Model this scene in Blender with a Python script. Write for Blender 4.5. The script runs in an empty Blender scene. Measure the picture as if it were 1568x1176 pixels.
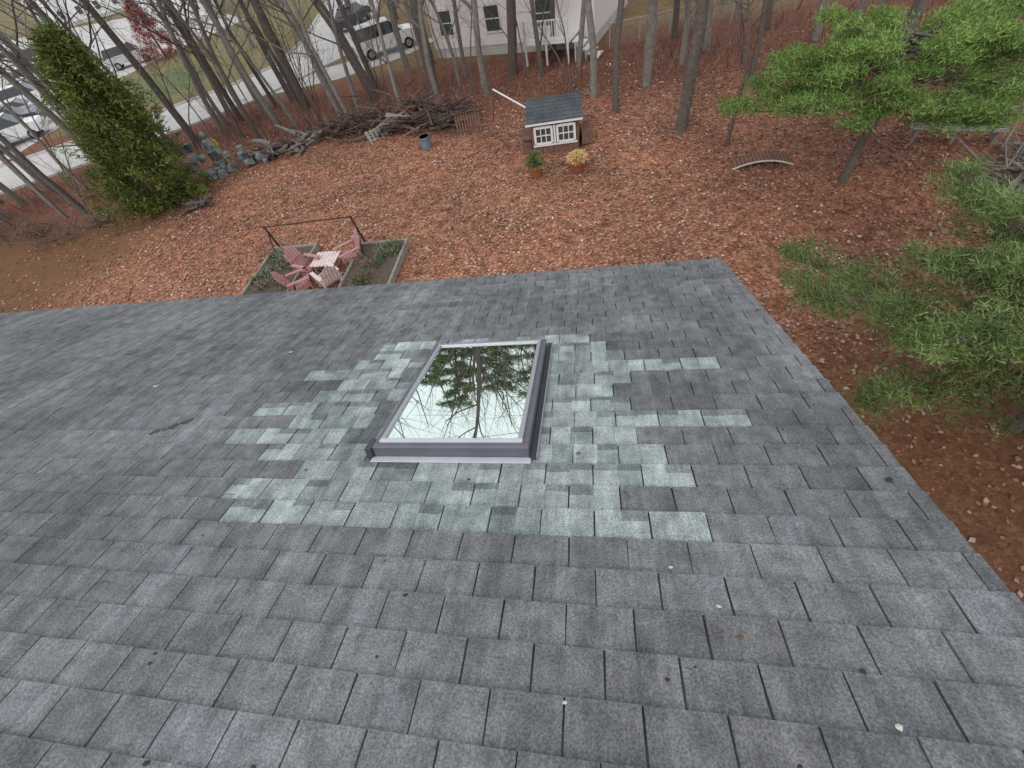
import bpy, math, random, bmesh
import numpy as np
from mathutils import Vector, Matrix
random.seed(7); rs=np.random.RandomState(11)
sc=bpy.context.scene; col=bpy.context.collection
# ---------------- materials
def nd(nt,t,**k):
    n=nt.nodes.new(t)
    for a,b in k.items(): setattr(n,a,b)
    return n
def mat(name,c,rough=.8,var=.25,scale=6.,bump=0.,metal=0.,attr=None,scale2=None,spec=.3):
    m=bpy.data.materials.new(name); m.use_nodes=True; nt=m.node_tree; b=nt.nodes["Principled BSDF"]
    b.inputs["Roughness"].default_value=rough; b.inputs["Metallic"].default_value=metal
    b.inputs["Specular IOR Level"].default_value=spec
    tc=nd(nt,"ShaderNodeTexCoord")
    n=nd(nt,"ShaderNodeTexNoise"); n.inputs["Scale"].default_value=scale; n.inputs["Detail"].default_value=4
    nt.links.new(tc.outputs["Object"],n.inputs["Vector"])
    mr=nd(nt,"ShaderNodeMapRange"); mr.inputs[1].default_value=.25; mr.inputs[2].default_value=.75
    mr.inputs[3].default_value=1-var; mr.inputs[4].default_value=1+var
    nt.links.new(n.outputs["Fac"],mr.inputs[0]); fac=mr.outputs[0]
    if scale2:
        n2=nd(nt,"ShaderNodeTexNoise"); n2.inputs["Scale"].default_value=scale2; n2.inputs["Detail"].default_value=3
        nt.links.new(tc.outputs["Object"],n2.inputs["Vector"])
        m2=nd(nt,"ShaderNodeMapRange"); m2.inputs[1].default_value=.3; m2.inputs[2].default_value=.7
        m2.inputs[3].default_value=1-var; m2.inputs[4].default_value=1+var
        nt.links.new(n2.outputs["Fac"],m2.inputs[0])
        mm=nd(nt,"ShaderNodeMath",operation='MULTIPLY'); nt.links.new(fac,mm.inputs[0]); nt.links.new(m2.outputs[0],mm.inputs[1]); fac=mm.outputs[0]
    vm=nd(nt,"ShaderNodeVectorMath",operation='SCALE')
    if attr:
        at=nd(nt,"ShaderNodeAttribute"); at.attribute_name=attr; nt.links.new(at.outputs["Color"],vm.inputs[0])
    else: vm.inputs[0].default_value=c
    nt.links.new(fac,vm.inputs["Scale"]); nt.links.new(vm.outputs[0],b.inputs["Base Color"])
    if bump:
        bp=nd(nt,"ShaderNodeBump"); bp.inputs["Strength"].default_value=bump; bp.inputs["Distance"].default_value=.02
        nt.links.new(n.outputs["Fac"],bp.inputs["Height"]); nt.links.new(bp.outputs[0],b.inputs["Normal"])
    return m
# ---------------- mesh builder
class MB:
    def __init__(s): s.v=[];s.f=[];s.m=[];s.c=[]
    def add(s,vs,fs,mi=0,c=(1,1,1)):
        o=len(s.v); s.v+=[tuple(q) for q in vs]; s.c+=[c]*len(vs)
        for f in fs: s.f.append(tuple(i+o for i in f)); s.m.append(mi)
    def box(s,c,d,mi=0,rot=None,col=(1,1,1),taper=1.):
        x,y,z=[k/2 for k in d]; vs=[]
        for zz,t in ((-z,1),(z,taper)):
            for xx,yy in ((-x,-y),(x,-y),(x,y),(-x,y)): vs.append(Vector((xx*t,yy*t,zz)))
        if rot is not None: vs=[rot@q for q in vs]
        vs=[q+Vector(c) for q in vs]
        s.add(vs,[(0,3,2,1),(4,5,6,7),(0,1,5,4),(1,2,6,5),(2,3,7,6),(3,0,4,7)],mi,col)
    def tube(s,pts,rad,n=5,mi=0,col=(1,1,1),cap=True):
        pts=[Vector(q) for q in pts]; vs=[];fs=[]
        for i,q in enumerate(pts):
            d=(pts[min(i+1,len(pts)-1)]-pts[max(i-1,0)]).normalized()
            u=d.cross(Vector((.31,.95,.11))); 
            if u.length<.05: u=d.cross(Vector((1,0,0)))
            u.normalize(); w=d.cross(u)
            for k in range(n):
                a=2*math.pi*k/n; vs.append(q+(u*math.cos(a)+w*math.sin(a))*rad[i])
        for i in range(len(pts)-1):
            for k in range(n):
                fs.append((i*n+k,i*n+(k+1)%n,(i+1)*n+(k+1)%n,(i+1)*n+k))
        if cap: fs.append(tuple(range(n))[::-1]); fs.append(tuple((len(pts)-1)*n+k for k in range(n)))
        s.add(vs,fs,mi,col)
    def mesh(s,name,mats,smooth=False):
        me=bpy.data.meshes.new(name); me.from_pydata(s.v,[],s.f)
        for q in mats: me.materials.append(q)
        me.polygons.foreach_set("material_index",s.m)
        if smooth: me.polygons.foreach_set("use_smooth",[True]*len(s.f))
        ca=me.color_attributes.new("col",'FLOAT_COLOR','POINT')
        a=np.ones((len(s.v),4),dtype=np.float32); a[:,:3]=np.array(s.c); ca.data.foreach_set("color",a.ravel())
        me.update(); return me
    def obj(s,name,mats,parent=None,smooth=False,bevel=0):
        return link(name,s.mesh(name,mats,smooth),parent,bevel=bevel)
def link(name,me,parent=None,loc=None,rz=0,sca=None,bevel=0):
    o=bpy.data.objects.new(name,me); col.objects.link(o)
    if parent: o.parent=parent
    if loc is not None: o.location=loc
    o.rotation_euler=(0,0,rz)
    if sca: o.scale=(sca,)*3 if not isinstance(sca,tuple) else sca
    if bevel:
        b=o.modifiers.new("bevel",'BEVEL'); b.width=bevel; b.segments=2; b.limit_method='ANGLE'
    return o
def group(name,loc=(0,0,0),rz=0):
    o=bpy.data.objects.new(name,None); col.objects.link(o); o.location=loc; o.rotation_euler=(0,0,rz); o.empty_display_size=.2; return o
def tri_mesh(name,V,C,m,quad=False):
    k=4 if quad else 3; n=len(V)//k
    me=bpy.data.meshes.new(name); me.vertices.add(n*k); me.vertices.foreach_set("co",V.astype(np.float32).ravel())
    me.loops.add(n*k); me.loops.foreach_set("vertex_index",np.arange(n*k,dtype=np.int32))
    me.polygons.add(n); me.polygons.foreach_set("loop_start",np.arange(0,n*k,k,dtype=np.int32)); me.polygons.foreach_set("loop_total",np.full(n,k,dtype=np.int32))
    me.update(calc_edges=True); me.materials.append(m)
    ca=me.color_attributes.new("col",'FLOAT_COLOR','POINT'); a=np.ones((n*k,4),dtype=np.float32); a[:,:3]=C; ca.data.foreach_set("color",a.ravel())
    me.validate(); return me
def norm(a): return a/np.maximum(np.linalg.norm(a,axis=1,keepdims=True),1e-6)
def blades(P,Dv,L,W,C):
    n=len(P); side=norm(np.cross(Dv,rs.normal(size=(n,3)))); W=np.asarray(W).reshape(-1,1) if np.ndim(W) else W; L=np.asarray(L).reshape(-1,1) if np.ndim(L) else L
    V=np.empty((n,3,3)); V[:,0]=P-side*W/2; V[:,1]=P+side*W/2; V[:,2]=P+Dv*L
    return V.reshape(-1,3), np.repeat(C,3,axis=0)
R2=lambda a:Matrix.Rotation(a,3,'Z')
def RX(a): return Matrix.Rotation(a,3,'X')
def RY(a): return Matrix.Rotation(a,3,'Y')
# ---------------- world / light / camera
w=bpy.data.worlds.new("World"); sc.world=w; w.use_nodes=True; nt=w.node_tree; bg=nt.nodes["Background"]
sky=nd(nt,"ShaderNodeTexSky"); sky.sky_type='NISHITA'; sky.sun_disc=False; sky.sun_elevation=math.radians(38); sky.sun_rotation=math.radians(200)
mx=nd(nt,"ShaderNodeMix",data_type='RGBA'); mx.inputs[0].default_value=.9
nt.links.new(sky.outputs[0],mx.inputs[6]); mx.inputs[7].default_value=(7.9,8.15,8.4,1); nt.links.new(mx.outputs[2],bg.inputs[0]); bg.inputs[1].default_value=.142
sl=bpy.data.lights.new("sun",'SUN'); sl.energy=.8; sl.angle=math.radians(22); sl.color=(1,.97,.93); so=bpy.data.objects.new("sun",sl); col.objects.link(so)
so.rotation_euler=(math.radians(52),0,math.radians(-20))
Xc=Vector((.98166,-.0256,-.18895)).normalized(); Vc=Vector((.14396,-.55013,.82262)); Vc=(Vc-Xc*Vc.dot(Xc)).normalized(); Nc=Xc.cross(Vc)
P=math.radians(20); Yc=Vc*math.cos(P)+Nc*math.sin(P); Zc=-Vc*math.sin(P)+Nc*math.cos(P)
cd=bpy.data.cameras.new("camera"); cam=bpy.data.objects.new("camera",cd); col.objects.link(cam); sc.camera=cam
cam.matrix_world=Matrix.Translation((0,0,8))@Matrix(((Xc[0],-Xc[1],-Xc[2]),(Yc[0],-Yc[1],-Yc[2]),(Zc[0],-Zc[1],-Zc[2]))).to_4x4()
cd.sensor_width=36; cd.lens=36*640/1568; cd.clip_start=.05; cd.clip_end=3000
sc.view_settings.view_transform='Standard'; sc.view_settings.look='None'; sc.view_settings.exposure=0
# ---------------- ground
xs=np.concatenate([np.array([-900,-500,-300,-200,-150,-120,-100]),np.arange(-90,30.1,.8),np.array([36,45,60,90,150,300,900])])
ys=np.concatenate([np.array([-600,-200,-80,-30,-10]),np.arange(-4,80.1,.8),np.array([86,95,110,140,200,400,1200])])
gx,gy=np.meshgrid(xs,ys); 
def sm(x,a,b): t=np.clip((x-a)/(b-a),0,1); return t*t*(3-2*t)
nz=np.sin(gx*.9+1.3*np.sin(gy*.7))*.5+np.sin(gy*1.3+gx*.35)*.5
gxx=gx+nz*.8; gyy=gy+nz*.7
def zones(x,y):
    leaf=sm(x,-23,-16.5)*(1-sm(y,22.5,25)*.75)
    leaf=leaf*(1-.8*sm(x,1.2,2.2)*(1-sm(y,4.5,8.5)))
    wood=np.maximum(sm(y,20.5+0*x,24)*(1-sm(y,29,33)), sm(-x,19,25)*sm(y,15,19)*(1-sm(y,27-.0*x,33)))
    wood=np.maximum(wood,.65*sm(x,6,12)*sm(y,16,20)*(1-sm(y,27,30)))
    wood=np.maximum(wood,.35*sm(x,1,6)*(1-sm(y,20,24)))
    grass=sm(y,29,33)
    return leaf,wood,grass
lf,wd,gr=zones(gxx,gyy)
z=np.zeros_like(gx)
V=np.stack([gx,gy,z],-1).reshape(-1,3); ny,nx=gx.shape
F=[(j*nx+i,j*nx+i+1,(j+1)*nx+i+1,(j+1)*nx+i) for j in range(ny-1) for i in range(nx-1)]
me=bpy.data.meshes.new("ground"); me.from_pydata(V.tolist(),[],F)
ca=me.color_attributes.new("zone",'FLOAT_COLOR','POINT'); ca.data.foreach_set("color",np.stack([lf,wd,gr,np.ones_like(lf)],-1).astype(np.float32).ravel())
gm=bpy.data.materials.new("leaf_litter_ground"); gm.use_nodes=True; nt=gm.node_tree; b=nt.nodes["Principled BSDF"]; b.inputs["Roughness"].default_value=.9; b.inputs["Specular IOR Level"].default_value=.15
L=nt.links.new; tc=nd(nt,"ShaderNodeTexCoord"); at=nd(nt,"ShaderNodeAttribute"); at.attribute_name="zone"; sp=nd(nt,"ShaderNodeSeparateColor"); L(at.outputs["Color"],sp.inputs[0])
def noise(s,d=5,vec=None): n=nd(nt,"ShaderNodeTexNoise"); n.inputs["Scale"].default_value=s; n.inputs["Detail"].default_value=d; L(vec or tc.outputs["Object"],n.inputs["Vector"]); return n.outputs["Fac"]
def ramp(src,st):
    r=nd(nt,"ShaderNodeValToRGB"); L(src,r.inputs[0]); e=r.color_ramp.elements
    while len(e)<len(st): e.new(.5)
    for q,(p_,c_) in zip(e,st): q.position=p_; q.color=(*c_,1)
    return r.outputs[0]
def mix(f_,a,b_,bt='MIX'):
    m=nd(nt,"ShaderNodeMix",data_type='RGBA',blend_type=bt)
    if isinstance(f_,float): m.inputs[0].default_value=f_
    else: L(f_,m.inputs[0])
    L(a,m.inputs[6])
    if isinstance(b_,tuple): m.inputs[7].default_value=b_
    else: L(b_,m.inputs[7])
    return m.outputs[2]
vo=nd(nt,"ShaderNodeTexVoronoi"); vo.inputs["Scale"].default_value=17; L(tc.outputs["Object"],vo.inputs["Vector"])
sv=nd(nt,"ShaderNodeSeparateColor"); L(vo.outputs["Color"],sv.inputs[0])
leafc=ramp(sv.outputs[0],[(0,(.17,.070,.042)),(.3,(.29,.125,.075)),(.7,(.39,.180,.112)),(1,(.50,.30,.21))])
big=ramp(noise(.35),[(.3,(.66,.66,.66)),(.5,(.98,.96,.96)),(.7,(1.22,1.12,1.03))])
leafc=mix(1.,leafc,big,'MULTIPLY'); leafc=mix(.7,leafc,ramp(noise(2.5,4),[(.35,(.6,.6,.6)),(.6,(1.2,1.2,1.2))]),'MULTIPLY')
base=ramp(noise(1.2),[(.3,(.12,.068,.036)),(.5,(.20,.10,.048)),(.62,(.16,.085,.045)),(.75,(.16,.125,.058))])
woodc=mix(.6,ramp(noise(7),[(.3,(.10,.055,.045)),(.7,(.24,.13,.10))]),leafc)
woodc=mix(1.,woodc,(.74,.66,.66,1),'MULTIPLY')
grc=ramp(noise(1.6),[(.3,(.13,.125,.055)),(.5,(.20,.17,.085)),(.7,(.27,.18,.10))])
cc=mix(sp.outputs[2],base,grc); cc=mix(sp.outputs[0],cc,leafc); cc=mix(sp.outputs[1],cc,woodc)
cc=mix(.45,cc,ramp(noise(30,2),[(.3,(.55,.55,.55)),(.7,(1.4,1.4,1.4))]),'MULTIPLY')
L(cc,b.inputs["Base Color"]); bp=nd(nt,"ShaderNodeBump"); bp.inputs["Strength"].default_value=.5; bp.inputs["Distance"].default_value=.05; L(noise(14),bp.inputs["Height"]); L(bp.outputs[0],b.inputs["Normal"])
me.materials.append(gm); link("ground",me)
# ---------------- fallen leaves
mleaf=mat("fallen_leaf",(1,1,1),.75,.25,2,attr="col")
def leaves(name,n,sampler,s0,s1,pal):
    x,y=sampler(n); n=len(x); s=rs.uniform(s0,s1,n)
    nrm=norm(np.stack([rs.normal(0,.3,n),rs.normal(0,.3,n),np.ones(n)],1)); a=rs.uniform(0,6.28,n)
    u=norm(np.cross(nrm,np.stack([np.cos(a),np.sin(a),np.zeros(n)],1))); v=np.cross(nrm,u)
    c=np.stack([x,y,rs.uniform(.01,.04,n)],1); s=s[:,None]
    Q=np.stack([c-u*s*.5,c-v*s*.38+nrm*s*.1,c+u*s*.55,c+v*s*.38+nrm*s*.1],1)
    pal=np.array(pal); cl=pal[rs.randint(0,len(pal),n)]*rs.uniform(.75,1.15,(n,1))
    big_=(.92+.2*np.sin(x*.45+1.7*np.sin(y*.33))*np.sin(y*.5+.4*x))[:,None]*(1-.22*sm(x,1,6))[:,None]
    return link(name,tri_mesh(name,Q.reshape(-1,3),np.repeat(cl*big_,4,0),mleaf,True))
def samp(n):
    x=rs.uniform(-26,19,n); y=rs.uniform(1,27,n); l,w_,g_=zones(x,y)
    clump=.5+.5*np.sin(x*1.1+2*np.sin(y*.6))*np.sin(y*1.4+x*.3)
    k=(rs.rand(n)<(.14+.86*l*(1-.5*w_))*(.25+.75*clump))&~((x<1.2)&(y<3.6)); return x[k],y[k]
leaves("fallen_leaves",150000,samp,.05,.125,[(.40,.180,.112),(.34,.145,.088),(.46,.25,.172),(.57,.38,.30),(.24,.105,.068),(.41,.20,.115),(.63,.47,.40)])
# ---------------- pavements
masph=mat("asphalt",(.52,.50,.48),.9,.12,1.2,.2,scale2=25); mconc=mat("concrete",(.54,.52,.50),.9,.12,.8,.2,scale2=20); mgreen=mat("lawn_grass",(.12,.145,.06),.9,.3,3,.4,scale2=30)
def ribbon(name,pts,w_,z_,m,kerb=True):
    mb=MB(); P_=[Vector((a,b_,0)) for a,b_ in pts]; Lp=[];Rp=[]
    for i,q in enumerate(P_):
        d=(P_[min(i+1,len(P_)-1)]-P_[max(i-1,0)]).normalized(); s_=Vector((-d.y,d.x,0)); ww=w_[i] if isinstance(w_,list) else w_
        Lp.append(q+s_*ww/2); Rp.append(q-s_*ww/2)
    for i in range(len(P_)-1):
        mb.add([Rp[i]+Vector((0,0,z_)),Rp[i+1]+Vector((0,0,z_)),Lp[i+1]+Vector((0,0,z_)),Lp[i]+Vector((0,0,z_))],[(0,1,2,3)])
        if kerb:
            for S in (Lp,Rp):
                d=S[i+1]-S[i]; mb.box((S[i]+S[i+1])/2+Vector((0,0,.06)),(d.length,.15,.12),1,R2(math.atan2(d.y,d.x)))
    return mb.obj(name,[m,mconc])
ribbon("road",[(-95,-6),(-75,6),(-55,15),(-40,22.5),(-30,28.8),(-24.5,33),(-21,38),(-21.5,46),(-25,60),(-31,90)],6.6,.008,masph)
ribbon("driveway",[(-22,33.2),(-17,34),(-13.5,36),(-11.8,38.5)],3.6,.014,mconc,False)
def flat(name,pts,z_,m):
    mb=MB(); mb.add([(a,b_,z_) for a,b_ in pts],[tuple(range(len(pts)))]); return mb.obj(name,[m])
flat("parking_lot",[(-120,20),(-60,19),(-41,26.5),(-41.5,34),(-46,40),(-44,52),(-40,62),(-62,85),(-130,100)],.004,masph)
flat("lawn",[(-41,37),(-34,35),(-31,38),(-33,43),(-37,45),(-43,43)],.004,mgreen)
# ---------------- own house with roof
house=group("house")
RM=Matrix(((1,0,0,0),(0,math.cos(P),math.sin(P),-.513),(0,-math.sin(P),math.cos(P),6.590),(0,0,0,1)))
PIT=.1435; TW=.23; S0=1.12; AL=-14.; AR=1.33
Lr=[-1.82,-1.9,-1.66,-1.9,-2.28,-1.9,-2.26,-1.9,-1.94,-2.1,-1.9,-1.79,-1.75]
Rr=[.34,.19,.5,.3,.12,.775,.17,.17,.19,.79,.19,.07,-.07]
mb=MB()
def tab(a0,a1,s0,s1,c,h0,h1):
    j=lambda:rr.uniform(-.0025,.0025)
    e0=s1+j();e1=s1+j()
    mb.add([(a0+j(),s0,-.004),(a1+j(),s0,-.004),(a1+j(),e1,h1),(a0+j(),e0,h1),(a0,s0,-.006),(a1,s0,-.006),(a1,e1,-.006),(a0,e0,-.006)],[(0,1,2,3),(3,2,6,7),(1,5,6,2),(0,3,7,4)],0,c)
rr=random.Random(5)
for k in range(-22,24):
    s0=S0+PIT*k; s1=s0+PIT; off=(k%2)*TW/2+rr.uniform(-.016,.016)
    j=int((AL-off)/TW)-1; rowv=rr.uniform(.97,1.03); grp=1.
    while True:
        a0=j*TW+off; a1=a0+TW; 
        if j%3==0: grp=rr.uniform(.91,1.08)
        j+=1
        if a1<=AL: continue
        if a0>=AR: break
        a0=max(a0,AL); a1=min(a1,AR); g=.178*rowv*grp*rr.uniform(.93,1.06)
        if rr.random()<.05: g*=.82
        wv=rr.uniform(-.02,.02)
        c=(g*(.985+wv),g*1.0,g*(1.04-wv))
        e=rr.uniform(.0024,.0042); h1=.0055+rr.uniform(-.0008,.0012); cen=(a0+a1)/2
        inp=0<=k<13 and Lr[k]<=cen<=Rr[k]
        if inp:
            mid=(a0+a1)/2+rr.uniform(-.01,.01)
            for (p0,p1) in ((a0+e,mid),(mid,a1-e)):
                u=rr.random()
                if (k in(5,9) and cen>.1)or(k==0 and (cen>-.3 or cen<-.85)): u*=.72
                if k==0 and -.85<cen<-.3: u=.76+.15*u
                if cen<-1.25 and k>=3: u=u*1.05+.03
                if u<.72: q=rr.uniform(.33,.41); cc_=(q*.90,q*1.0,q*1.0)
                elif u<.955: q=rr.uniform(.26,.31); cc_=(q*.88,q*1.0,q*.975)
                else: cc_=(.17,.185,.185)
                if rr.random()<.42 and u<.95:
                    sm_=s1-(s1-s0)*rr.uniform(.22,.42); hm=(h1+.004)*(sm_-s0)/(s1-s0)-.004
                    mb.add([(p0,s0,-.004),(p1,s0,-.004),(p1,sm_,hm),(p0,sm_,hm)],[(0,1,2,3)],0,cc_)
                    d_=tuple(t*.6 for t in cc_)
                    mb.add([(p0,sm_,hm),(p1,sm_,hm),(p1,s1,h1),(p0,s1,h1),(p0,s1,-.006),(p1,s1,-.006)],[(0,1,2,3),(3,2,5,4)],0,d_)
                else: tab(p0,p1,s0,s1,cc_,0,h1)
        else: tab(a0+e,a1-e,s0,s1,c,0,h1)
msh=bpy.data.materials.new("asphalt_shingle"); msh.use_nodes=True; nt=msh.node_tree; L=nt.links.new; b=nt.nodes["Principled BSDF"]; b.inputs["Roughness"].default_value=.9; b.inputs["Specular IOR Level"].default_value=.2
tc=nd(nt,"ShaderNodeTexCoord"); at=nd(nt,"ShaderNodeAttribute"); at.attribute_name="col"
mp=nd(nt,"ShaderNodeMapping"); mp.inputs["Scale"].default_value=(7,.6,1); L(tc.outputs["Object"],mp.inputs[0])
mp2=nd(nt,"ShaderNodeMapping"); mp2.inputs["Scale"].default_value=(45,5,1); L(tc.outputs["Object"],mp2.inputs[0])
c1=ramp(noise(150,2),[(.32,(.66,.66,.66)),(.5,(1,1,1)),(.7,(1.42,1.42,1.42))])
c2=ramp(noise(11,5),[(.3,(.72,.73,.73)),(.7,(1.24,1.24,1.23))]); c3=ramp(noise(.9,4),[(.3,(.72,.72,.72)),(.7,(1.22,1.22,1.23))]); c4=ramp(noise(1.,4,mp.outputs[0]),[(.3,(.76,.76,.75)),(.7,(1.2,1.2,1.2))]); c5=ramp(noise(1.,3,mp2.outputs[0]),[(.3,(.87,.87,.87)),(.7,(1.12,1.12,1.12))])
cc=at.outputs["Color"]
for q in (c1,c2,c3,c4,c5): cc=mix(1.,cc,q,'MULTIPLY')
L(cc,b.inputs["Base Color"])
bp=nd(nt,"ShaderNodeBump"); bp.inputs["Strength"].default_value=.35; bp.inputs["Distance"].default_value=.003; L(noise(220,2),bp.inputs["Height"]); L(bp.outputs[0],b.inputs["Normal"])
o=mb.obj("roof_shingles",[msh],house); o.matrix_local=RM
mfelt=mat("roof_felt",(.05,.052,.055),.9,.3,30); mtrim=mat("painted_trim",(.30,.28,.25),.6,.1,4); msid=mat("tan_siding",(.45,.40,.33),.7,.1,3)
mb=MB(); SE=S0+PIT*24
mb.box(((AL+AR)/2,(SE-2.037)/2,-.031),(AR-AL-.01,SE+2.037-.02,.05),0)
mb.box((AR-.012,(SE-2.03)/2,-.125),(.02,SE+2.03,.14),1); mb.box(((AL+AR)/2,SE-.012,-.125),(AR-AL-.05,.02,.14),1)
o=mb.obj("roof_deck",[mfelt,mtrim],house); o.matrix_local=RM
mb=MB(); yr=-.513-2.03*math.cos(P); zr=6.59+2.03*math.sin(P)-.02
mb.add([(AL,yr,zr),(AR,yr,zr),(AR,yr-6,zr-2.2),(AL,yr-6,zr-2.2)],[(0,3,2,1)],0,(.15,.155,.165)); mb.obj("back_slope",[msh],house)
mb=MB()
for xx in (AL+.4,AR-.35):
    mb.add([(xx,3.35,0),(xx,3.35,4.98),(xx,yr,zr-.25),(xx,yr-5.6,zr-2.3),(xx,yr-5.6,0)],[(0,1,2,3,4)])
mb.add([(AL+.4,3.35,0),(AR-.35,3.35,0),(AR-.35,3.35,4.98),(AL+.4,3.35,4.98)],[(0,1,2,3)]); mb.add([(AL+.4,yr-5.6,0),(AR-.35,yr-5.6,0),(AR-.35,yr-5.6,zr-2.3),(AL+.4,yr-5.6,zr-2.3)],[(0,3,2,1)])
mb.obj("walls",[msid],house)
# ---------------- skylight
mfr=mat("grey_aluminium",(.15,.15,.18),.4,.1,8,metal=.2); mfl=mat("light_aluminium",(.40,.39,.43),.35,.08,8,metal=.3); mdk=mat("dark_flashing",(.06,.065,.075),.5,.15,8); mpl=mat("pale_flashing",(.55,.56,.60),.4,.08,8)
mgl=mat("mirror_glass",(.76,.87,.81),.012,.02,1,metal=1.)
sk=group("skylight"); sk.matrix_world=RM
a0,a1,s0,s1=-1.2,-.33,1.585,2.79; hh=.078
mb=MB()
mb.box(((a0+a1)/2,s0+.022,hh/2),(a1-a0,.044,hh)); mb.box(((a0+a1)/2,s1-.022,hh/2),(a1-a0,.044,hh))
mb.box((a0+.022,(s0+s1)/2,hh/2),(.044,s1-s0-.09,hh-.002)); mb.box((a1-.022,(s0+s1)/2,hh/2),(.044,s1-s0-.09,hh-.002)); mb.obj("curb_frame",[mfr],sk,bevel=.006)
mb=MB(); i=.034;wd_=.026;z_=hh+.006
mb.box(((a0+a1)/2,s0+i+wd_/2,z_),(a1-a0-2*i,wd_,.016),1); mb.box(((a0+a1)/2,s1-i-wd_/2,z_),(a1-a0-2*i,wd_,.018))
mb.box((a0+i+wd_/2,(s0+s1)/2,z_),(wd_,s1-s0-2*i-2*wd_-.002,.016)); mb.box((a1-i-wd_/2,(s0+s1)/2,z_),(wd_,s1-s0-2*i-2*wd_-.002,.016)); mb.obj("sash",[mfl,mpl],sk,bevel=.004)
mb=MB(); i=.059; mb.box(((a0+a1)/2,(s0+s1)/2,hh-.004),(a1-a0-2*i,s1-s0-2*i,.012)); mb.obj("glass",[mgl],sk)
mb=MB(); mb.box(((a0+a1)/2,s0-.022,.009),(a1-a0+.02,.042,.006),2); mb.box((a1+.02,(s0+s1)/2+.02,.011),(.036,s1-s0+.06,.012),1); mb.box((a0-.02,(s0+s1)/2+.02,.011),(.036,s1-s0+.06,.012),1)
mb.box((a1+.04,(s0+s1)/2,.018),(.005,s1-s0+.02,.024),0); mb.box((a0-.04,(s0+s1)/2,.018),(.005,s1-s0+.02,.024),0)
mb.box((a0-.02,s0+.03,.04),(.036,.09,.07),1)
mb.obj("flashing",[mfl,mdk,mpl],sk,bevel=.002)
# debris on roof
def blob(mb,c,r,c_,flatn=.3,n=7):
    vs=[];m_=[r*random.uniform(.6,1.2) for _ in range(n)]; a_=random.uniform(0,6)
    for q in range(n): t=2*math.pi*q/n+a_; vs.append((c[0]+m_[q]*math.cos(t),c[1]+m_[q]*math.sin(t)*.7,c[2]))
    vs.append((c[0],c[1],c[2]+r*flatn)); mb.add(vs,[(q,(q+1)%n,n) for q in range(n)],0,c_)
mb=MB(); dk=(.045,.035,.03); wh=(.6,.6,.52)
for a,s,c_,r in [(-.73,.82,dk,.013),(.405,.862,wh,.011),(.76,.694,dk,.010),(.78,.563,wh,.013),(-.106,.529,wh,.010),(-3.53,2.40,(.4,.42,.42),.03),(1.23,1.47,dk,.02),(.2,.62,dk,.009),(.27,1.0,wh,.009),(-1.35,.25,dk,.012),(-1.25,.42,dk,.010),(-2.6,2.9,(.35,.36,.36),.025),(-.75,.6,dk,.008),(-1.6,.5,dk,.01),(-1.0,.28,dk,.009),(.5,.45,dk,.01)]:
    blob(mb,(a,s,.007),r,c_)
for _ in range(110): blob(mb,(random.uniform(-7,1.3),random.uniform(.1,4.4),.007),random.uniform(.004,.013),random.choice([dk,dk,(.16,.09,.05),(.3,.3,.3)]))
for _ in range(30):
    x_=random.uniform(-5,1.2);y_=random.uniform(.2,4.2);a_=random.uniform(0,6.28);l_=random.uniform(.03,.1); mb.tube([(x_,y_,.009),(x_+l_*.5*math.cos(a_),y_+l_*.5*math.sin(a_),.012),(x_+l_*math.cos(a_+.3),y_+l_*math.sin(a_+.3),.009)],[.0018,.0018,.001],4,0,(.06,.045,.035))
for q in range(12): blob(mb,(-2.95+q*.016+random.uniform(-.02,.02),1.80+q*.012+random.uniform(-.02,.02),.0075),.022,(.075,.078,.08),.05)
o=mb.obj("roof_debris",[mleaf]); o.matrix_world=RM
# ---------------- trees
mbark=mat("bark",(.14,.115,.10),.9,.35,9,.6); mbark2=mat("grey_bark",(.23,.21,.19),.9,.35,7,.6)
def grow(mb,p,d,Ln,r,depth,rg,kids):
    n=6 if depth==0 else (4 if depth==1 else 2); pts=[p];rad=[r]; q=p.copy(); dd=d.copy()
    for i in range(n):
        jit=.08 if depth==0 else .22
        dd=(dd+Vector((rg.gauss(0,jit),rg.gauss(0,jit),rg.gauss(0,jit)*.5+(.0 if depth==0 else .10)))).normalized()
        q=q+dd*Ln/n; pts.append(q.copy()); rad.append(r*(1-.82*(i+1)/n))
    mb.tube(pts,rad,7 if depth==0 else 3,0,cap=False)
    if depth>=len(kids): return
    for k in range(kids[depth]):
        t=rg.uniform(.26 if depth==0 else .2,.98)*n; i=min(int(t),n-1); fr=t-i
        bp_=pts[i].lerp(pts[i+1],fr); ax=(pts[i+1]-pts[i]).normalized(); rb=rad[i]*(1-fr)+rad[i+1]*fr
        side=ax.cross(Vector((rg.gauss(0,1),rg.gauss(0,1),rg.gauss(0,1)))).normalized(); an=rg.uniform(.5,1.1)
        nd_=(ax*math.cos(an)+side*math.sin(an)).normalized()
        Lk=Ln*(.42*(1-t/n)+.14)*rg.uniform(.7,1.25) if depth==0 else Ln*rg.uniform(.3,.6)
        grow(mb,bp_,nd_,Lk,max(rb*.5,.007),depth+1,rg,kids)
treev=[]
for i in range(7):
    rg=random.Random(100+i); m=MB(); grow(m,Vector((0,0,-.1)),Vector((rg.uniform(-.06,.06),rg.uniform(-.06,.06),1)).normalized(),rg.uniform(15,20),rg.uniform(.135,.23),0,rg,[13,5,2]); treev.append(m.mesh("bare_tree_mesh",[mbark if i%2 else mbark2],True))
lowv=[]
for i in range(3):
    rg=random.Random(300+i); m=MB(); grow(m,Vector((0,0,-.1)),Vector((0,0,1)),rg.uniform(14,19),.22,0,rg,[12,4]); lowv.append(m.mesh("far_tree_mesh",[mbark2]))
sapv=[]
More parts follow.
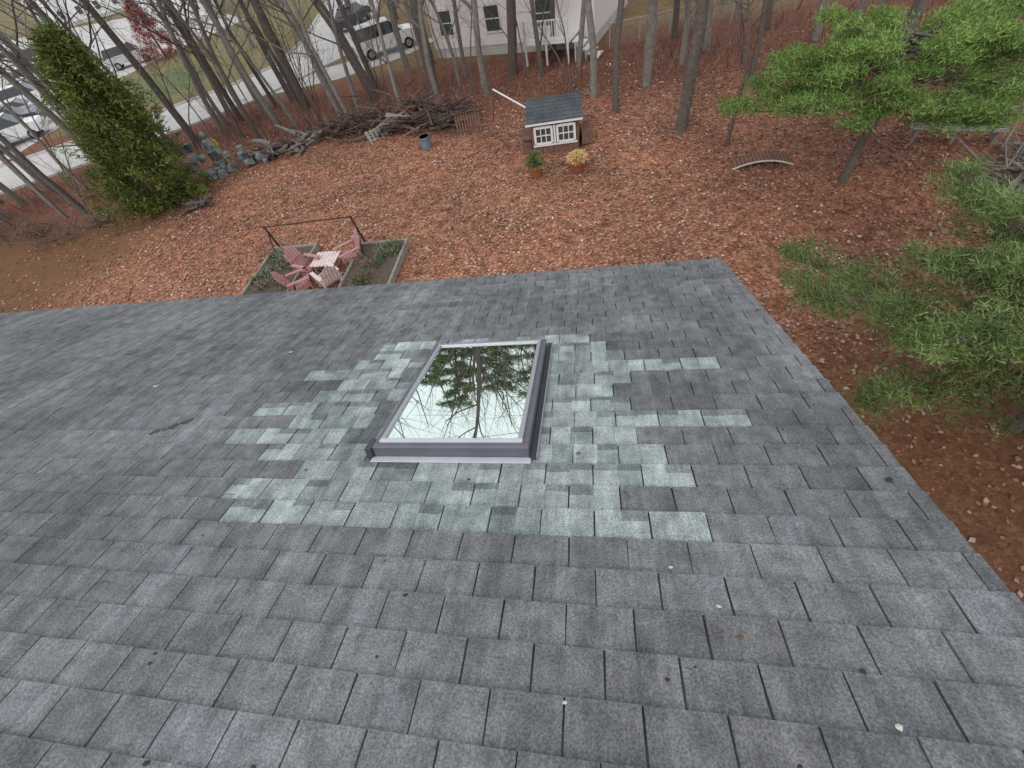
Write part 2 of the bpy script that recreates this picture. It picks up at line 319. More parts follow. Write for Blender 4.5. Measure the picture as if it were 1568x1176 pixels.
for i in range(4):
    rg=random.Random(200+i); m=MB()
    for s_ in range(rg.choice([1,2,3])): grow(m,Vector((rg.uniform(-.1,.1),rg.uniform(-.1,.1),-.05)),Vector((rg.uniform(-.2,.2),rg.uniform(-.2,.2),1)).normalized(),rg.uniform(5,8),.045,0,rg,[11,4])
    sapv.append(m.mesh("sapling_mesh",[mbark],True))
rg=random.Random(55); m=MB(); grow(m,Vector((0,0,-.1)),Vector((0,0,1)),24,.32,0,rg,[20,7,3]); oak=m.mesh("oak_mesh",[mbark],True)
link("oak_tree",oak,loc=(-8.4,26.9,0),rz=1.); link("oak_tree",oak,loc=(-12.2,27.4,0),rz=3.,sca=.9); link("oak_tree",oak,loc=(-3.9,27.6,0),rz=5.,sca=.85)
big=[(2.8,23.1,1.4),(1.3,20.8,.75),(-5.1,25.1,.8),(-16.9,27.8,1.2),(-20,28,1.0),(-23.5,25.3,1.1),(-22.2,26.2,.85),(10.5,25.4,1.),(-2.2,26.5,.65),(-.3,27,.9),(4.6,25,.7),(7,22,.6),(-13.8,25.6,.8),(-15.3,29,.7),(-6.8,28.5,.8),(5,16.6,.35),(-26,21,1.),(-25,17.5,.7),(-28,24,1.0)]
big+=[(3.6,18.1,1.1),(0.4,22.6,.8),(13.5,24,1.1),(9,28,.9)]
def tree(kind,x,y,s):
    v=random.choice(treev if kind=="bare_tree" else sapv); o=link(kind,v,loc=(x,y,0),rz=random.uniform(0,6.28),sca=s); return o
for x,y,s in big: tree("bare_tree",x,y,s)
occ=[(x,y) for x,y,_ in big]+[(-8.4,26.9),(-12.2,27.4),(-3.9,27.6)]
def scatter(kind,n,x0,x1,y0,y1,dmin,s0,s1,ok=lambda x,y:True):
    c=0;t=0
    while c<n and t<n*30:
        t+=1; x=random.uniform(x0,x1);y=random.uniform(y0,y1)
        if ok(x,y) and all((x-a)**2+(y-b_)**2>dmin**2 for a,b_ in occ): occ.append((x,y)); tree(kind,x,y,random.uniform(s0,s1)); c+=1
def okA(x,y):
    if -10.5<x<4 and y>29: return False
    if x<-14 and y>30.: return False
    if x<-19 and y> 28.8+(x+24)*.55: return False
    return True
scatter("bare_tree",19,-24,0,23.2,30,1.0,.45,.9,okA)
scatter("bare_tree",16,4,24,20,42,1.5,.6,1.1,okA)
scatter("bare_tree",14,-36,-22,12,26,1.3,.5,.95,lambda x,y:y<(26+(x+24)*.5) and y>17-(x+22)*.1)
scatter("bare_tree",4,-12,-9,30.5,32,1.2,.5,.8)
scatter("sapling",24,-24,1,22.8,30,.7,.6,1.,okA); scatter("sapling",12,4,22,18.5,34,1.1,.6,1.,okA); scatter("sapling",12,-36,-22,14,26,1.,.6,1.,lambda x,y:y<(26+(x+24)*.5))
dtp=group("distant_trees")
for i in range(85):
    a=random.uniform(-1.45,1.0); r=random.uniform(55,140); x=r*math.sin(a); y=r*math.cos(a)
    if x<-38 and y<85 and x>-100 and random.random()<.8: continue
    link("tree",random.choice(lowv),dtp,loc=(x,y,0),rz=random.uniform(0,6),sca=random.uniform(.8,1.2))
mbrush=mat("dry_brush",(1,1,1),.9,.2,5,attr="col")
n=8000; x=rs.uniform(-34,20,n); y=rs.uniform(18,31,n); k=((x>-24)&(y>23.3)&(y<29+.0*x))|((x<-21.5)&(y<26+(x+24)*.5)&(y>15)); k&=~((x>2)&(y<23)); x=x[k];y=y[k];n=len(x)
cl=np.array([(.17,.09,.065),(.22,.135,.095),(.27,.19,.14),(.12,.07,.06)])[rs.randint(0,4,n)]
Vb,Cb=blades(np.stack([x,y,np.zeros(n)],1),norm(np.stack([rs.normal(0,.45,n),rs.normal(0,.45,n),np.ones(n)],1)),rs.uniform(.3,1.3,n),rs.uniform(.015,.04,n),cl)
link("underbrush",tri_mesh("underbrush",Vb,Cb,mbrush))
# ---------------- evergreens
mneedle=mat("needles",(1,1,1),.6,.25,1.5,attr="col",spec=.2)
def pine(name,loc,Rx,Ry,z0,z1,nb,tufts,nbl,bl,bw,colA,colB,trunk_r=.13,seed=1,puff=.09,tmin=.3):
    g=group(name,loc); rg=np.random.RandomState(seed); m=MB()
    m.tube([(0,0,-.1),(.05,.05,z0*.6),(.15,-.05,z0+.3),(.1,.1,(z0+z1)/2),(0,0,z1)],[trunk_r*1.2,trunk_r,trunk_r*.85,trunk_r*.5,.02],8,cap=False)
    Ps=[];Ds=[];Cs=[]
    for i in range(nb):
        az=i*2.399+rg.uniform(-.4,.4); hf=(i/nb)**.9; hz=z0+(z1-z0)*hf; Rad=math.hypot(Rx*math.cos(az),Ry*math.sin(az)); ln=Rad*(1-.5*hf**1.6)*rg.uniform(.65,1.1); up=rg.uniform(.0,.2)
        d=np.array([math.cos(az),math.sin(az),up]); p0=np.array([.05,0,hz]); pts=[p0+d*ln*t+np.array([0,0,-.10*ln*t*(1-t)*2]) for t in (0,.25,.5,.75,1)]
        m.tube([tuple(q) for q in pts],[trunk_r*.4,trunk_r*.3,trunk_r*.2,.015,.008],4,cap=False)
        side=np.array([-math.sin(az),math.cos(az),0])
        for j in range(max(8,int(tufts*ln/max(Rx,Ry)))):
            t=rg.uniform(tmin,1.03)**.8; lat=rg.normal(0,.2)*ln*(1.15-t)*.9+rg.normal(0,.12); c=p0+d*ln*t+side*lat+np.array([0,0,rg.normal(0,.05)-.04*abs(lat)])
            if j%3==0: m.tube([tuple(p0+d*ln*max(t-.12,.2)),tuple(c)],[.012,.005],3,cap=False)
            dirs=norm(rg.normal(0,.7,(nbl,3))+d*.5+np.array([0,0,.5])); Ps.append(np.repeat(c[None],nbl,0)+rg.normal(0,puff,(nbl,3))*np.array([1,1,.55])); Ds.append(dirs)
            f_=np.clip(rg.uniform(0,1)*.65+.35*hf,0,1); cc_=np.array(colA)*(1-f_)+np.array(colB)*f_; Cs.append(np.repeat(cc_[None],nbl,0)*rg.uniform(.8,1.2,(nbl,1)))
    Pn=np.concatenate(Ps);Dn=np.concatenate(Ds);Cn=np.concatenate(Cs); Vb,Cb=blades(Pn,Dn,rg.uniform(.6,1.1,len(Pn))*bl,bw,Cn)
    m.obj("trunk",[mbark],g,True); link("foliage",tri_mesh("foliage",Vb,Cb,mneedle),g); return g
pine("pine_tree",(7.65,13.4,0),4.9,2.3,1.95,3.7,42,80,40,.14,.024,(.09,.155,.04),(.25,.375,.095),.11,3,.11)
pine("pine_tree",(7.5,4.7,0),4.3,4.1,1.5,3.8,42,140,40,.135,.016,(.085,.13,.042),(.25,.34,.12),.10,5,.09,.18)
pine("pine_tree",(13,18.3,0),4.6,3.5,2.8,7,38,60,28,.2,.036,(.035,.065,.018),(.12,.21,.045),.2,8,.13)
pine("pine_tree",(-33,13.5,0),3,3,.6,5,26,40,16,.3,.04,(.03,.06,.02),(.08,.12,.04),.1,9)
for i_,(x_,y_,zz) in enumerate([(-21.5,50,17),(-16,46,19),(-11,46,17),(-5.5,45,18.5),(-1,46,16),(6,47,16)]): pine("tall_pine_tree",(x_,y_,0),3.9,3.6,7,zz,36,34,13,.6,.10,(.07,.12,.045),(.22,.31,.13),.24,20+i_,.28,.12)
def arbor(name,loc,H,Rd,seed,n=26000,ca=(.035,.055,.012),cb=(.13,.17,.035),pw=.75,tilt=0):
    g=group(name,loc); g.rotation_euler=(0,tilt,0); rg=np.random.RandomState(seed); m=MB(); m.tube([(0,0,-.1),(.05,0,H*.5),(0,0,H*.93)],[.14,.08,.02],7,cap=False); m.obj("trunk",[mbark],g,True)
    nc=n//26; t=rg.uniform(0,1,nc)**1.15; az=rg.uniform(0,6.283,nc); prof=(1-t)**pw*(.75+.35*np.sin(az*3+t*9)*.5+.22*np.sin(az*7+t*23))*np.minimum(1,.55+t*5)
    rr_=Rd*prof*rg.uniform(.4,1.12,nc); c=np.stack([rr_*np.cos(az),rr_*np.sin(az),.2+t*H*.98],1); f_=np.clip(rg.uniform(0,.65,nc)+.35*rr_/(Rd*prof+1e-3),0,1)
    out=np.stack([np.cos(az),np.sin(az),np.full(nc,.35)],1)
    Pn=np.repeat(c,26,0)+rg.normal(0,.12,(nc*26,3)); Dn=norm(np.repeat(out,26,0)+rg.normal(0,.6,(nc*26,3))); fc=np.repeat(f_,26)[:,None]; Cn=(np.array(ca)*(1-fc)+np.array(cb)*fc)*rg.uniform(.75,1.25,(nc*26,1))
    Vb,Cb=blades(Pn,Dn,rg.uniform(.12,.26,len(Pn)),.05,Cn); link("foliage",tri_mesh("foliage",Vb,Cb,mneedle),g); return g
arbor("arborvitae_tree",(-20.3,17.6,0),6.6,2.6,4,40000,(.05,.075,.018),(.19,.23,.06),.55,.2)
arbor("red_maple",(-43,50,0),4.5,3,6,9000,(.18,.02,.02),(.40,.05,.04))
# ---------------- playhouse
mslate=mat("dark_slate",(.075,.085,.095),.7,.25,12,.3,scale2=2); mwhite=mat("white_paint",(.78,.78,.76),.5,.06,4); mbrown=mat("weathered_brown",(.19,.11,.08),.8,.3,6,.3); mpane=mat("window_pane",(.07,.08,.085),.1,.1,3,spec=.6)
ph=group("playhouse",(-1.2,17.7,0)); m=MB()
m.box((0,.8,.42),(1.84,1.6,.84),2); m.box((0,.82,1.0),(1.8,1.56,.34),2)
m.add([(-.92,.0,1.17),(-.92,1.6,1.17),(-.92,.95,1.55)],[(0,1,2)],2); m.add([(.92,0,1.17),(.92,1.6,1.17),(.92,.95,1.55)],[(0,2,1)],2); m.obj("walls",[mslate,mwhite,mbrown],ph)
m=MB(); e=math.atan2(.42,1.02)
m.box((0,.42,1.415),(2.18,1.22,.05),0,RX(e)); m.box((0,1.33,1.41),(2.18,.82,.05),0,RX(-.52)); m.box((0,-.15,1.165),(2.2,.035,.07),1)
for q in range(7): m.box((0,-.1+q*.165,1.232+q*.068),(2.17,.02,.012),0,RX(e))
m.obj("roof",[mslate,mwhite],ph)
m=MB()
for cx in (-.44,.44):
    m.box((cx,-.03,.72),(.62,.03,.46),3)
    for sx in (-.33,.33): m.box((cx+sx,-.05,.72),(.09,.05,.62),1)
    for sz in (.41,1.0): m.box((cx,-.052,sz),(.58,.05,.09),1)
    for sx in (-.1,.1): m.box((cx+sx,-.054,.705),(.035,.03,.50),1)
    m.box((cx,-.056,.705),(.56,.03,.035),1)
m.box((0,-.048,.70),(.07,.06,.70),1); m.box((0,-.045,.34),(1.74,.05,.06),1)
for q in range(9): m.box((-.8+q*.2,-.012,.15),(.18,.022,.29),2)
m.obj("windows",[mslate,mwhite,mbrown,mpane],ph,bevel=.004)
m=MB()
for q in range(3): m.box((-1.15,.2+q*.45,.3),(.35,.06,.6),2,R2(.1*q))
m.box((-1.15,.6,.62),(.45,1.2,.05),2); m.box((1.2,.7,.28),(.4,1.0,.4),2,R2(.1)); m.obj("side_shelf",[mslate,mwhite,mbrown],ph)
# planters
def planter(name,loc,ca,cb,leafr,up,potc):
    g=group(name,loc); m=MB(); m.tube([(0,0,0),(0,0,.05),(0,0,.36),(0,0,.42),(0,0,.42)],[.17,.2,.27,.3,.24],14,0); m.obj("pot",[mat("pot_"+name,potc,.7,.2,8)],g,True)
    n=1300; rg=rs; d=norm(rg.normal(0,1,(n,3))+np.array([0,0,.5])); d[:,2]=np.abs(d[:,2]); c=np.array([0,0,.45])+d*rg.uniform(.1,1,(n,1))*np.array([leafr,leafr,up]); f_=rg.uniform(0,1,(n,1)); Vb,Cb=blades(c,norm(d+rg.normal(0,.5,(n,3))),rg.uniform(.05,.11,n),.04,np.array(ca)*(1-f_)+np.array(cb)*f_)
    link("plant",tri_mesh("plant",Vb,Cb,mneedle),g)
planter("potted_shrub",(-1.9,15.9,0),(.08,.11,.04),(.27,.29,.10),.38,.5,(.34,.14,.06)); planter("potted_mum",(-.33,15.9,0),(.62,.38,.16),(.85,.68,.36),.40,.28,(.34,.11,.07))
# ---------------- barrel, pole, panel, pallets, brush pile
mblue=mat("blue_grey_plastic",(.18,.24,.29),.5,.15,6); mgw=mat("grey_wood",(.30,.28,.25),.85,.3,8,.3); mpalew=mat("pale_wood",(.50,.46,.40),.8,.2,8,.2); mstone=mat("grey_stone",(.25,.27,.265),.85,.4,5,.5); myel=mat("yellow_plastic",(.70,.48,.04),.5,.1,5); mtarp=mat("dark_grey_plastic",(.10,.11,.115),.5,.3,5,.3)
m=MB(); m.tube([(0,0,0),(0,0,.04),(0,0,.3),(0,0,.52),(0,0,.56),(0,0,.56),(0,0,.1)],[.2,.22,.26,.25,.28,.23,.2],16); link("barrel",m.mesh("barrel",[mblue],True),loc=(-7.15,19.6,0))
m=MB(); m.tube([(-4.3,21.6,0),(-3.9,21,1.44)],[.03,.03],6,1); m.tube([(-3.95,21.1,1.44),(-2.35,18.95,1.30)],[.035,.035],8); m.obj("white_pole",[mwhite,mbrown])
def panel(name,loc,rz,w_,h_,n,m_,lean=0.,rails=2,th=.03):
    m=MB(); 
    for q in range(n): m.box((-w_/2+w_*(q+.5)/n,0,h_/2),(w_/n*.62,th,h_))
    for q in range(rails): m.box((0,th+.002,h_*(.2+.6*q/max(rails-1,1))),(w_,th,.08))
    me=m.mesh(name,[m_]); o=link(name,me,loc=loc,rz=rz); o.rotation_euler=(lean,0,rz); return o
panel("fence_panel",(-5.3,20.7,0),.1,1.2,.75,9,mbrown,-.15); panel("wood_pallet",(-10.1,21.5,.0),.6,1.1,.7,5,mgw,-1.1,3); panel("wood_pallet",(11.0,10.9,.02),-.9,1.7,1.2,8,mgw,-.8,3); panel("wood_pallet",(11.6,10.5,.4),-.6,1.6,1.1,7,mgw,-1.2,3); panel("wood_pallet",(11.4,10.9,.62),-.3,1.5,1.1,7,mgw,-1.45,3); panel("wood_pallet",(11.2,16.0,.02),-.2,1.3,1.0,7,mgw,-1.3,3)
g=group("wood_bench",(11.1,15.0,0),-.39); m=MB()
for q in range(3): m.box((0,-.18+q*.16,.42),(2.3,.13,.035))
for q in range(2): m.box((0,.26,.60+q*.17),(2.3,.03,.12))
for sx in (-.95,0,.95): m.box((sx,-.16,.2),(.08,.08,.4)); m.box((sx,.22,.4),(.08,.06,.8)); m.box((sx,0,.36),(.07,.42,.06))
m.obj("slats_and_legs",[mgw],g,bevel=.005)
g=group("garden_bridge",(5.7,14.75,0),-.06); m=MB()
for q in range(16):
    t=(q-7.5)/8; x_=t*.86; z_=.08+.2*(1-t*t); m.box((x_,.2,z_),(.085,.55,.03),0,RY(math.atan(.46*t)))
m.obj("deck",[mbrown],g); m=MB()
pt=[(t*.9,-.1,.05+.2*(1-t*t)) for t in [i/8-1 for i in range(17)]]; m.tube(pt,[.035]*17,4,0)
pt=[(t*.9,.5,.05+.2*(1-t*t)) for t in [i/8-1 for i in range(17)]]; m.tube(pt,[.035]*17,4,1)
m.obj("side_rails",[mpalew,mbrown],g)
def pile(name,spots,n,lmin,lmax,rmin,rmax,mats_):
    m=MB()
    for q in range(n):
        sx,sy,sr,sh=random.choice(spots); a=random.uniform(0,6.28); L_=random.uniform(lmin,lmax); x=sx+random.gauss(0,sr*.5); y=sy+random.gauss(0,sr*.35); z_=abs(random.gauss(0,sh*.5))+.04; el=random.uniform(-.1,.5)
        d=Vector((math.cos(a)*math.cos(el),math.sin(a)*math.cos(el)*.7,math.sin(el))); r=random.uniform(rmin,rmax)
        p0=Vector((x,y,z_)); m.tube([p0,p0+d*L_*.5+Vector((0,0,random.uniform(-.05,.08))),p0+d*L_],[r,r*.85,r*.5],5,random.randrange(len(mats_)))
    m.obj(name,mats_)
mdw=mat("dark_wood",(.075,.055,.048),.9,.3,8,.4)
pile("brush_pile",[(-8.4,22.5,1.7,.9),(-6.6,22.0,1.3,.7),(-11.3,23,1.4,.7),(-13,22.8,1.2,.5)],520,.5,1.7,.012,.05,[mdw,mdw,mbark,mbrown])
pile("log_pile",[(-14.8,22,1.,.3),(-16.3,21.4,.9,.35)],70,.5,1.2,.05,.12,[mdw,mbark,mbark2]); pile("log_pile",[(-17.6,16.8,.5,.15)],18,.4,.8,.05,.08,[mdw,mbark])
m=MB()
for q in range(44):
    x_=-7.9+random.gauss(0,1.3); y_=22.0+random.gauss(0,.4); z_=.1+abs(random.gauss(0,.4)); m.box((x_,y_,z_),(random.uniform(.7,1.7),random.uniform(.1,.24),.05),random.randrange(4),R2(random.uniform(-.9,.9))@RY(random.uniform(-.45,.45)))
m.obj("scrap_lumber_pile",[mbrown,mgw,mdw,mbrown])
pile("branch_pile",[(11.3,12.6,.9,.3),(12.4,13.4,1.,.4),(12.6,16.5,1.2,.4)],120,.6,1.8,.012,.04,[mbark,mbark2,mgw])
pile("hedge_row_brush",[(-24.5,15.3,1.2,.3),(-27,15.8,1.2,.3),(-30,16,1.3,.3),(-22.8,16.5,.8,.3)],200,.6,1.6,.01,.03,[mbark,mbrown])
def rock(m,c,r,mi=0):
    bm=bmesh.new(); bmesh.ops.create_icosphere(bm,subdivisions=2,radius=1); sd=random.uniform(0,99); sx,sy,sz=[random.uniform(.7,1.15) for _ in range(3)]
    vs=[]
    for v in bm.verts:
        k=1+.22*math.sin(v.co.x*3+sd)*math.cos(v.co.y*4+sd)+.1*math.sin(v.co.z*7+sd); vs.append(Vector((max(-.8,min(.8,v.co.x))*sx,max(-.8,min(.8,v.co.y))*sy,max(-.75,min(.75,v.co.z))*sz))*k*r+Vector(c))
    m.add(vs,[tuple(v.index for v in f_.verts) for f_ in bm.faces],mi); bm.free()
m=MB()
for q in range(34):
    t=q/33; x_=-19.2+3.2*t+random.gauss(0,.2); y_=19.6+1.5*t+random.gauss(0,.25); top=1.6*(1-t)**1.1+.15; z_=random.uniform(.12,top); s_=random.uniform(.24,.52)*(1.15-.5*t)
    kind=random.random(); mi=random.choice([0,0,0,1])
    if kind<.45: m.box((x_,y_,z_),(s_,s_*random.uniform(.5,1),s_*random.uniform(.4,1.)),mi,R2(random.uniform(0,3))@RX(random.uniform(-.35,.35)),(1,1,1),random.uniform(.75,1))
    elif kind<.7:
        h_=s_*.9; m.tube([(x_,y_,z_-h_/2),(x_+.03,y_,z_+h_/2-.04),(x_+.03,y_,z_+h_/2),(x_+.03,y_,z_+h_/2),(x_,y_,z_)],[s_*.3,s_*.42,s_*.47,s_*.38,s_*.33],12,mi)
    else: rock(m,(x_,y_,z_),s_*.55,0)
m.obj("junk_pile",[mstone,mtarp],bevel=.01)
m=MB()
for c,r in [((-17.8,20.1,.2),.28),((-17.2,20.7,.2),.26),((-16.7,21,.18),.26),((-16.2,21.3,.15),.24),((-18.6,19.5,.2),.3)]: rock(m,c,r)
m.obj("rock_pile",[mstone])
g=group("garden_statue",(-18.9,20.9,0)); m=MB(); m.box((0,0,.2),(.5,.5,.4)); m.tube([(0,0,.4),(0,0,.7),(.02,0,1.05),(.03,0,1.3),(.03,0,1.42)],[.22,.26,.2,.24,.1],10); m.tube([(.03,0,1.4),(.03,0,1.5),(.03,0,1.62),(.03,0,1.72)],[.07,.14,.14,.05],10)
m.tube([(.2,0,1.25),(.34,-.1,1.0),(.22,-.22,.85)],[.08,.07,.05],7); m.tube([(-.18,0,1.25),(-.32,-.1,1.0),(-.16,-.22,.9)],[.08,.07,.05],7); m.obj("figure",[mstone],g,True)
m=MB(); m.tube([(.35,.1,0),(.35,.1,1.0),(.3,.1,1.4)],[.04,.04,.03],8); m.box((.36,.1,1.15),(.14,.1,.25)); m.obj("yellow_tool",[myel],g)
# ---------------- garden beds, chairs, frame
msoil=mat("soil",(.12,.09,.07),.95,.35,10,.6); mred=mat("faded_red_paint",(.48,.25,.24),.6,.15,6); mpk=mat("pale_pink_paint",(.76,.62,.60),.6,.12,6); miron=mat("rusty_iron",(.06,.04,.035),.7,.3,12)
def bed(x0,x1,y0,y1):
    g=group("raised_garden_bed",((x0+x1)/2,(y0+y1)/2,0)); w_=x1-x0;d=y1-y0; m=MB()
    m.box((0,-d/2,.13),(w_,.08,.26)); m.box((0,d/2,.13),(w_,.08,.26)); m.box((-w_/2+.04,0,.128),(.08,d-.085,.255)); m.box((w_/2-.04,0,.128),(.08,d-.085,.255)); m.obj("timber_frame",[mgw],g,bevel=.008)
    m=MB(); m.box((0,0,.09),(w_-.17,d-.09,.17)); m.obj("soil",[msoil],g)
    n=1500; cx=rs.uniform(-w_/2+.2,w_/2-.2,18);cy=rs.uniform(-d/2+.2,d/2-.2,18); i_=rs.randint(0,18,n); c=np.stack([cx[i_]+rs.normal(0,.11,n),cy[i_]+rs.normal(0,.11,n),.17+rs.uniform(0,.2,n)],1)
    pal=np.array([(.13,.18,.08),(.20,.24,.14),(.30,.31,.25),(.32,.24,.17),(.38,.21,.14),(.24,.22,.18)])[rs.randint(0,6,18)][i_]; Vb,Cb=blades(c,norm(rs.normal(0,.6,(n,3))+[0,0,.8]),rs.uniform(.06,.15,n),.04,pal*rs.uniform(.7,1.2,(n,1))); link("plants",tri_mesh("plants",Vb,Cb,mneedle),g)
bed(-11.6,-9.75,9.7,12.45); bed(-7.95,-6.15,9.7,12.2)
def chair(loc,rz,m_):
    g=group("adirondack_chair",loc,rz); m=MB()
    for q in range(6): m.box((0,-.05-.0+q*.09-.2,.37-q*.022),(.52,.075,.022),0,RX(-.24))
    for q in range(5):
        x_=(q-2)*.105; h_=.82-abs(q-2)*.07; m.box((x_*1.05,.33+h_*.17,.24+h_*.47),(.092,.022,h_),0,RX(-.38))
    for sx in (-.31,.31): m.box((sx,.02,.56),(.13,.72,.025)); m.box((sx,-.27,.27),(.09,.035,.54)); m.box((sx*.9,.1,.2),(.03,.85,.11),0,RX(-.3)); m.box((sx,.34,.3),(.05,.04,.52))
    m.box((0,.44,.62),(.56,.03,.07)); m.obj("slats",[m_],g,bevel=.004)
chair((-9.4,11.0,0),math.radians(70),mred); chair((-8.1,11.5,0),math.radians(-50),mred); chair((-8.45,10.35,0),math.radians(-130),mpk); chair((-9.35,10.2,0),math.radians(120),mred)
g=group("garden_table",(-8.8,11.2,0)); m=MB()
for q in range(7): m.box(((q-3)*.13,0,.44),(.115,.8,.03))
for sx in (-.36,.36):
    for sy in (-.3,.3): m.box((sx,sy,.21),(.05,.05,.42))
m.box((0,.3,.40),(.8,.04,.05)); m.box((0,-.3,.40),(.8,.04,.05)); m.obj("top_and_legs",[mpk],g,bevel=.004)
m=MB(); m.tube([(-11.35,12.55,0),(-11.4,12.5,1.1)],[.04,.035],7); m.tube([(-7.8,12.35,0),(-7.85,12.3,1.25)],[.04,.035],7); m.tube([(-11.45,12.5,1.08),(-7.8,12.3,1.22)],[.026,.026],6); m.tube([(-7.8,12.3,.95),(-7.65,11.5,0)],[.025,.025],6); m.tube([(-11.4,12.5,.85),(-11.2,11.8,0)],[.025,.025],6); m.obj("trellis_frame",[miron])
# ---------------- neighbour house
def hs(name,loc,rz,W,Dp,H,wall,roofm):
    g=group(name,loc,rz); m=MB(); m.box((W/2,Dp/2,.25),(W-.06,Dp-.06,.5),1); m.box((W/2,Dp/2,(H+.5)/2),(W,Dp,H-.5),0)
    nb_=int((H-.5)/.16)
    for q in range(nb_): m.box((W/2,-.006,.58+q*.16),(W-.04,.02,.156),0,RX(-.04))
    m.add([(0,0,H),(0,Dp,H),(0,Dp/2,H+Dp*.32)],[(0,2,1)],0); m.add([(W,0,H),(W,Dp,H),(W,Dp/2,H+Dp*.32)],[(0,1,2)],0); m.obj("walls",[wall,mconc],g)
    m=MB(); a=math.atan(.64); sl_=Dp*.5/math.cos(a)+.5; 
    for sgn in (-1,1): m.box((W/2,Dp/2+sgn*(Dp/4+.2),H+Dp*.16-.06),(W+.8,sl_,.12),0,RX(-sgn*a))
    m.obj("roof",[roofm],g); m=MB()
    for q in range(int(W//3)):
        for zz in ([1.75,4.6] if H>4 else [1.6]):
            cx=1.2+q*3.2
            if cx>W-.8: continue
            m.box((cx,-.03,zz),(.92,.05,1.2),1); m.box((cx,-.045,zz+.62),(1.1,.07,.09),0); m.box((cx,-.045,zz-.62),(1.1,.08,.09),0)
            for sx in (-.5,.5): m.box((cx+sx,-.047,zz),(.09,.07,1.15),0)
            m.box((cx,-.05,zz),(.9,.06,.05),0)
    m.obj("windows",[mwhite,mpane],g); return g
mpink=mat("pink_white_siding",(.84,.77,.76),.7,.04,2); mwsid=mat("white_siding",(.80,.80,.80),.7,.06,2); mrf=mat("roof_shingle",(.17,.17,.18),.9,.2,10); mgs=mat("grey_siding",(.40,.42,.45),.7,.06,2)
nh=hs("pink_house",(-9.4,32.8,0),-.30,10.5,8,5.4,mpink,mrf)
g=group("white_deck",(-2.6,30.0,0),-.30); m=MB(); m.box((1.2,-.6,1.0),(2.6,2.4,.08)); 
for x_ in (0,1.2,2.4):
    m.box((x_,-1.75,.5),(.1,.1,.96)); m.box((x_,-1.75,1.5),(.08,.08,.92))
for z2 in (1.15,1.95): m.box((1.2,-1.75,z2),(2.5,.05,.06))
for q in range(16): m.box((.08+q*.15,-1.752,1.55),(.035,.03,.76))
for q in range(5): m.box((2.7+q*.28,-1.0,.9-q*.19),(.3,1.0,.05)); m.box((2.7+q*.28,-1.0,.4-q*.09),(.04,.9,.9-q*.19))
m.obj("deck_parts",[mwhite],g)
mlink=mat("galvanised_steel",(.42,.44,.45),.5,.1,5,metal=.3); m=MB()
for q in range(7): m.tube([(q*1.6,0,0),(q*1.6,0,1.1)],[.03,.03],6)
m.tube([(0,0,1.1),(9.6,0,1.1)],[.022,.022],6)
for q in range(72):
    x_=q*.13; m.tube([(x_,0,.05),(x_+.5 if x_+.5<9.6 else 9.6,0,1.08)],[.005,.005],3); m.tube([(x_+.5 if x_+.5<9.6 else 9.6,.012,.05),(x_,.012,1.08)],[.005,.005],3)
link("chain_link_fence",m.mesh("chain_link_fence",[mlink]),loc=(1.4,29.0,0),rz=.12)
hs("white_house",(-100,92,0),.5,16,9,5.6,mwsid,mrf); hs("white_house",(-66,98,0),.15,14,9,5.4,mwsid,mrf); hs("grey_house",(-40,72,0),.1,12,8,5.2,mgs,mrf); hs("white_house",(-128,60,0),.9,18,9,5.6,mwsid,mrf); hs("white_house",(-56,64,0),.4,9,7,4.8,mwsid,mrf)
hs("grey_house",(12,58,0),-.2,13,8,5.2,mgs,mrf)
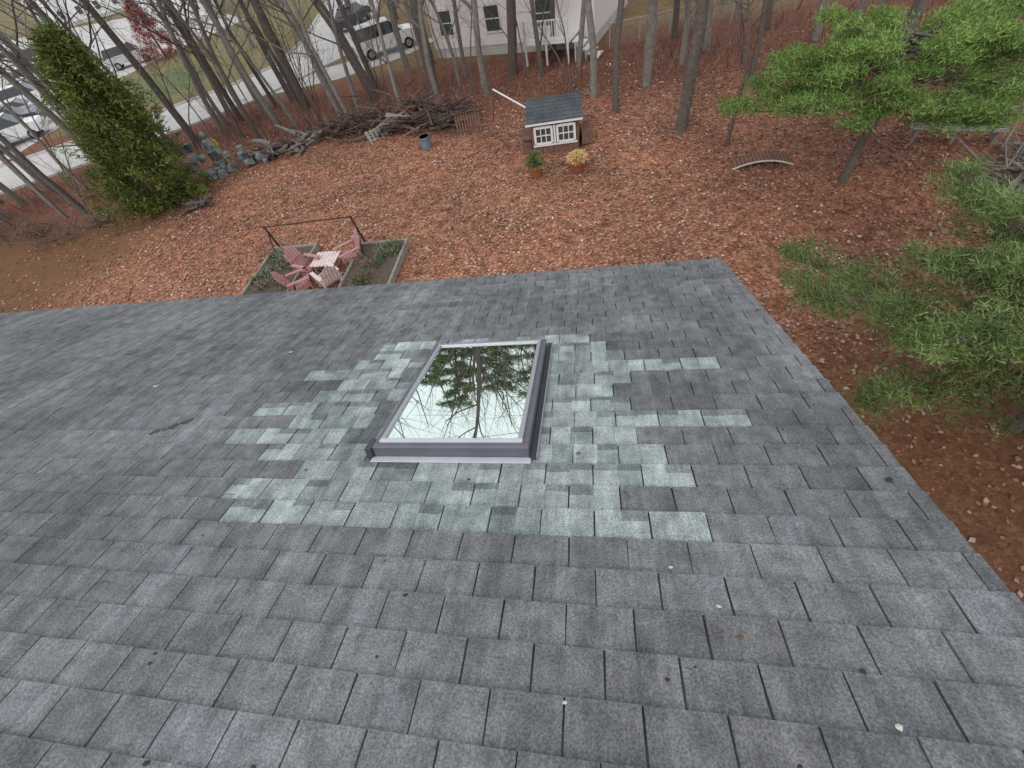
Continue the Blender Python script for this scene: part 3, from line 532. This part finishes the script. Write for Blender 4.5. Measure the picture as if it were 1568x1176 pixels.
# ---------------- vehicles
mtyre=mat("tyre",(.02,.02,.02),.8,.1,10); mcg=mat("car_glass",(.03,.035,.04),.08,.05,2,spec=.7); mlamp=mat("lamp_red",(.4,.03,.03),.3,.05,3); mhub=mat("wheel_hub",(.4,.4,.42),.3,.05,4,metal=.8)
def car(name,loc,rz,c,kind=0):
    g=group(name,loc,rz); paint=mat("paint",c,.3,.03,2,spec=.5); m=MB()
    if kind==0: prof=[(-2.25,.35),(-2.25,.8),(-2.1,.95),(-1.2,1.0),(1.1,1.0),(2.1,.85),(2.25,.65),(2.25,.35)]; cab=[(-1.7,1.0),(-1.05,1.42),(.35,1.45),(1.15,1.0)]
    else: prof=[(-2.3,.4),(-2.35,.9),(-2.3,1.1),(-1.2,1.12),(1.2,1.12),(2.15,1.02),(2.3,.8),(2.3,.4)]; cab=[(-2.25,1.12),(-2.0,1.75),(.4,1.78),(1.2,1.12)]
    def ext(pr,w0,w1,mi,zb):
        n=len(pr); vs=[]
        for sy in (-1,1):
            for x_,z_ in pr: t=(z_-zb[0])/(zb[1]-zb[0]); vs.append((x_,sy*(w0+(w1-w0)*max(0,min(1,t))),z_))
        m.add(vs,[tuple(range(n)),tuple(range(2*n-1,n-1,-1))]+[(i,i+n,(i+1)%n+n,(i+1)%n) for i in range(n)],mi)
    ext(prof,.92,.86,0,(.4,1.1)); zc=cab[0][1]; zt=cab[1][1]; ext(cab,.84,.66,1,(zc,zt))
    m.box(((cab[1][0]+cab[2][0])/2,0,zt+.03),(cab[2][0]-cab[1][0]+.15,1.34,.05),0)
    for x_ in (-.35,): m.box((x_,0,(zc+zt)/2),(.09,1.56,zt-zc-.01),0,None,(1,1,1),.86)
    for x_ in (-1.4,1.4):
        for sy in (-1,1):
            m.tube([(x_,sy*.72,.33),(x_,sy*.94,.33)],[.33,.33],16,2); m.tube([(x_,sy*.94,.33),(x_,sy*.955,.33)],[.2,.18],12,4)
    for sy in (-.65,.65): m.box((-2.27,sy,.8),(.06,.3,.14),3); m.box((2.2,sy,.72),(.1,.32,.12),4)
    m.obj("body",[paint,mcg,mtyre,mlamp,mhub],g,bevel=.03)
W=(.75,.75,.75)
cars=[(-20.2,47,1.5,(.03,.035,.06),0),(-13.9,36.6,.5,W,1),(-43.5,31,.6,W,1),(-46,33.5,.6,(.06,.07,.09),1),(-44.8,28.4,.5,W,0),(-49,37,.6,(.5,.5,.52),0),(-52,41,.6,W,1),(-56,45,.5,(.03,.06,.2),0),(-53,33,.6,W,0),(-59,50,.4,W,1),(-62,44,.6,(.3,.31,.33),0),(-65,57,.5,W,0),(-72,62,.5,(.05,.05,.06),1),(-72,50,.6,W,1),(-82,66,.5,W,0),(-78,58,.5,(.3,.03,.03),0),(-90,72,.5,W,1),(-60,30,.7,W,1),(-66,36,.6,(.1,.12,.15),0),(-51,46,.5,W,0),(-47,50,.6,(.5,.5,.5),1)]
for x_,y_,rz,c,k in cars: car("parked_car",(x_,y_,.0),rz,c,k)
print("done",len(bpy.data.objects))
